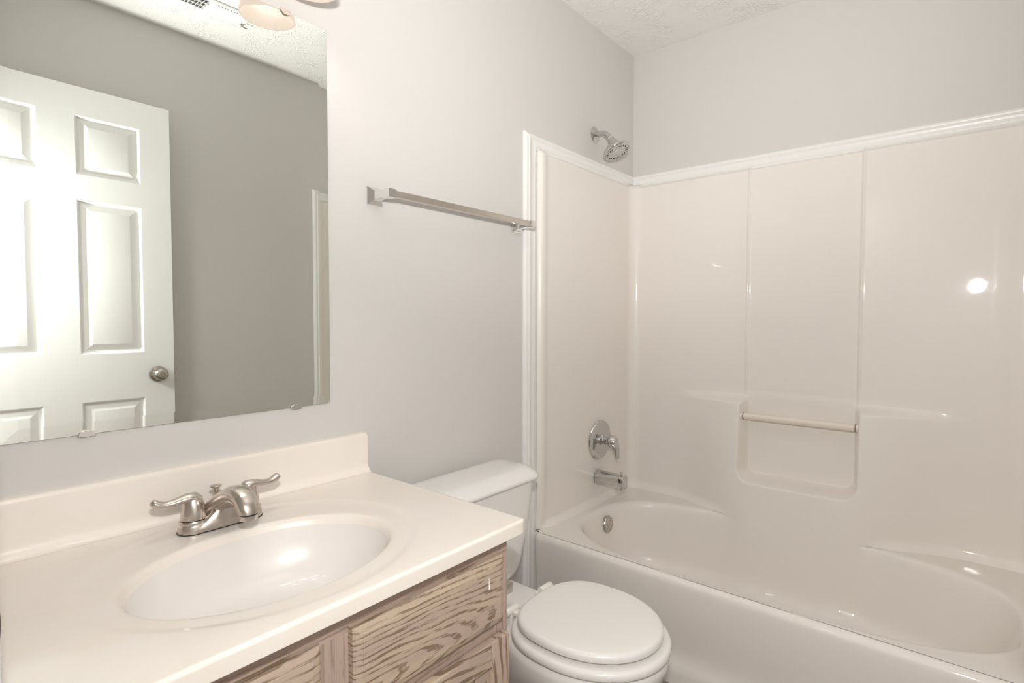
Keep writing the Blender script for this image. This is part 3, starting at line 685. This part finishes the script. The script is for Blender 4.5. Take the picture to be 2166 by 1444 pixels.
spt = saddle.build('spout', NICKEL, fct, sharp=55)
nose = MB()
path = [(-0.095, FZ + 0.024, 0.038, 0.016, -0.8), (-0.122, FZ + 0.044, 0.033, 0.016, -0.65), (-0.150, FZ + 0.0620, 0.0275, 0.0165, -0.52), (-0.178, FZ + 0.0745, 0.0240, 0.0168, -0.30), (-0.203, FZ + 0.0785, 0.0220, 0.0168, 0.05), (-0.222, FZ + 0.0735, 0.0205, 0.0165, 0.55), (-0.234, FZ + 0.0640, 0.0190, 0.0160, 1.0), (-0.2395, FZ + 0.0550, 0.0180, 0.0155, 1.35), (-0.2405, FZ + 0.0500, 0.0175, 0.0153, 1.55)]
nose.loft([sring(*q) for q in path])
nose.build('spout_nose', NICKEL, spt, sharp=55)
MB().lathe([(0, 0), (0.0148, 0), (0.0148, 0.0030), (0.0142, 0.0032), (0, 0.0032)], Matrix.Translation((FX, -0.2405, FZ + 0.0475)), 28).build('aerator_gap', DARK, spt)
MB().lathe([(0, 0), (0.0155, 0), (0.0160, 0.001), (0.0160, 0.0088), (0, 0.0088)], Matrix.Translation((FX, -0.2405, FZ + 0.0388)), 28).build('aerator', NICKEL, spt)
def faucet_handle(sgn):
    x = FX + sgn*0.0510
    MB().lathe([(0, 0.018), (0.0245, 0.018), (0.0250, 0.022), (0.0235, 0.0245), (0, 0.0245)], Matrix.Translation((x, FYc, FZ)), 32).build('handle_ring', NICKEL, fct)
    MB().lathe([(0, 0.0), (0.0205, 0.0), (0.0205, 0.0022), (0, 0.0022)], Matrix.Translation((x, FYc, FZ + 0.0240)), 32).build('handle_gap', DARK, fct)
    hb = MB().lathe([(0, 0.0), (0.0222, 0.0), (0.0222, 0.006), (0.0212, 0.016), (0.0190, 0.028), (0.0160, 0.038), (0.0120, 0.046), (0.006, 0.0505), (0, 0.0515)], Matrix.Translation((x, FYc, FZ + 0.0258)), 36)
    s = sgn
    P = [(x - s*0.010, FYc, FZ + 0.060), (x - s*0.001, FYc, FZ + 0.0665), (x + s*0.010, FYc, FZ + 0.0685), (x + s*0.022, FYc + 0.000, FZ + 0.0675), (x + s*0.034, FYc + 0.001, FZ + 0.0650), (x + s*0.046, FYc + 0.002, FZ + 0.0640), (x + s*0.056, FYc + 0.003, FZ + 0.0665), (x + s*0.0635, FYc + 0.004, FZ + 0.0705), (x + s*0.0675, FYc + 0.004, FZ + 0.0735), (x + s*0.0690, FYc + 0.004, FZ + 0.0750)]
    hb.tube(P, [0.012, 0.0150, 0.0140, 0.0122, 0.0108, 0.0102, 0.0106, 0.0108, 0.0085, 0.003], 22, [0.8, 0.75, 0.65, 0.6, 0.6, 0.6, 0.65, 0.7, 0.7, 0.7], upv=(0, 0, 1))
    hb.build('handle', NICKEL, fct, sharp=60)
faucet_handle(-1); faucet_handle(1)
MB().lathe([(0, 0), (0.0024, 0), (0.0024, 0.046), (0.005, 0.050), (0.0058, 0.054), (0.0055, 0.058), (0.0105, 0.0605), (0.0115, 0.0625), (0.0105, 0.064), (0.004, 0.0655), (0, 0.0655)], Matrix.Translation((FX - 0.002, FYc + 0.022, FZ + 0.012)), 24).build('lift_rod', NICKEL, fct)

# ------------------------------------------------------------------ toilet
TCX = -1.216
tl = thing('toilet', 'white two piece toilet with closed lid between vanity and tub', 'toilet', (TCX, -0.40, 0.0))
def trr(hw, y0, y1, r, z): return rrect(TCX, (y0 + y1)/2, hw, (y1 - y0)/2, r, z, 8)
MB().loft([trr(0.10, -0.165, -0.065, 0.045, 0.318), trr(0.135, -0.178, -0.055, 0.05, 0.322), trr(0.155, -0.188, -0.048, 0.05, 0.333), trr(0.172, -0.194, -0.043, 0.05, 0.352), trr(0.182, -0.198, -0.040, 0.05, 0.380), trr(0.196, -0.204, -0.036, 0.05, 0.45), trr(0.207, -0.209, -0.034, 0.05, 0.53), trr(0.216, -0.213, -0.033, 0.05, 0.60), trr(0.219, -0.214, -0.033, 0.05, 0.637)]).build('tank', PORC, tl, sharp=60)
MB().loft([trr(0.222, -0.218, -0.032, 0.045, 0.636), trr(0.230, -0.228, -0.028, 0.050, 0.6385), trr(0.232, -0.231, -0.027, 0.052, 0.643), trr(0.231, -0.229, -0.028, 0.052, 0.650), trr(0.226, -0.220, -0.030, 0.050, 0.658), trr(0.217, -0.206, -0.036, 0.045, 0.667), trr(0.207, -0.192, -0.045, 0.04, 0.6735), trr(0.195, -0.178, -0.056, 0.035, 0.6765), trr(0.15, -0.14, -0.08, 0.025, 0.678)]).build('tank_lid', PORC, tl, sharp=60)
def egg(hw, yf, yb, ym, z, nb=2.5, n=72, nf=2.05):
    out = []
    for i in range(n):
        t = 2*PI*i/n; c, s = math.cos(t), math.sin(t)
        e = nf if s < 0 else nb
        x = hw*math.copysign(abs(c)**(2/e), c); y = (ym - yf if s < 0 else yb - ym)*math.copysign(abs(s)**(2/e), s)
        out.append((TCX + x, ym + y, z))
    return out
bw = MB()
bw.loft([egg(0.118, -0.60, -0.14, -0.40, 0.0, 3), egg(0.118, -0.60, -0.14, -0.40, 0.015, 3), egg(0.104, -0.575, -0.15, -0.38, 0.03, 3), egg(0.100, -0.57, -0.15, -0.38, 0.09, 3), egg(0.112, -0.60, -0.17, -0.40, 0.15, 2.6), egg(0.142, -0.680, -0.24, -0.47, 0.205), egg(0.166, -0.735, -0.29, -0.52, 0.255), egg(0.1775, -0.763, -0.32, -0.545, 0.285), egg(0.1795, -0.770, -0.33, -0.553, 0.315), egg(0.1770, -0.767, -0.335, -0.553, 0.329), egg(0.168, -0.755, -0.34, -0.55, 0.334)])
bw.loft([trr(0.098, -0.40, -0.075, 0.03, 0.20), trr(0.118, -0.42, -0.062, 0.035, 0.26), trr(0.126, -0.43, -0.058, 0.035, 0.300), trr(0.126, -0.43, -0.058, 0.035, 0.312), trr(0.123, -0.428, -0.061, 0.032, 0.3165), trr(0.116, -0.42, -0.068, 0.028, 0.318)])
bw.build('bowl', PORC, tl, sharp=60)
def slabegg(hw, yf, yb, ym, z0, z1, r, nb, name, mat):
    h = z1 - z0; rg = []
    for a in np.linspace(0, PI/2, 4): rg.append((r*0.6*(1 - math.sin(a)), z0 + r*0.5*(1 - math.cos(a))))
    for a in np.linspace(0, PI/2, 6): rg.append((r*(1 - math.cos(a)), z1 - r*(1 - math.sin(a))))
    rg = sorted(set((round(o, 6), round(z, 6)) for o, z in rg), key=lambda q: q[1]) if False else rg
    m = MB().loft([egg(hw - o, yf + o, yb - o, ym, z, nb) for o, z in rg] + [egg(hw - r - 0.03, yf + r + 0.03, yb - r - 0.03, ym, z1 + 0.0008, nb)])
    return m.build(name, mat, tl, sharp=60)
slabegg(0.181, -0.777, -0.368, -0.555, 0.3385, 0.3615, 0.012, 2.6, 'seat', SEATM)
slabegg(0.164, -0.758, -0.384, -0.553, 0.3695, 0.392, 0.0125, 2.7, 'lid', SEATM)
for s in (-1, 1):
    x = TCX + s*0.070
    hg = MB().box(x - 0.016, x + 0.016, -0.366, -0.330, 0.315, 0.354, 0.004, 3)
    hg.lathe([(0, -0.024), (0.0105, -0.024), (0.0115, -0.022), (0.0115, 0.022), (0.0105, 0.024), (0, 0.024)], axis_m((x + s*0.006, -0.356, 0.364), (1, 0, 0)), 24)
    hg.box(x - 0.011, x + 0.012, -0.40, -0.356, 0.352, 0.364, 0.003, 2)
    hg.build('seat_hinge', PLAST, tl)

# ------------------------------------------------------------------ paper holder on the cabinet side
ph = thing('toilet_paper_holder', 'chrome paper holder post on the vanity side by the toilet', 'paper holder', (CX1, -0.50, 0.552))
MB().box(CX1 - 0.0005, CX1 + 0.008, -0.525, -0.475, 0.530, 0.575, 0.003, 2).build('mounting_plate', SATIN, ph)
MB().box(CX1 + 0.006, CX1 + 0.070, -0.513, -0.492, 0.533, 0.556, 0.002, 2).build('post', SATIN, ph)
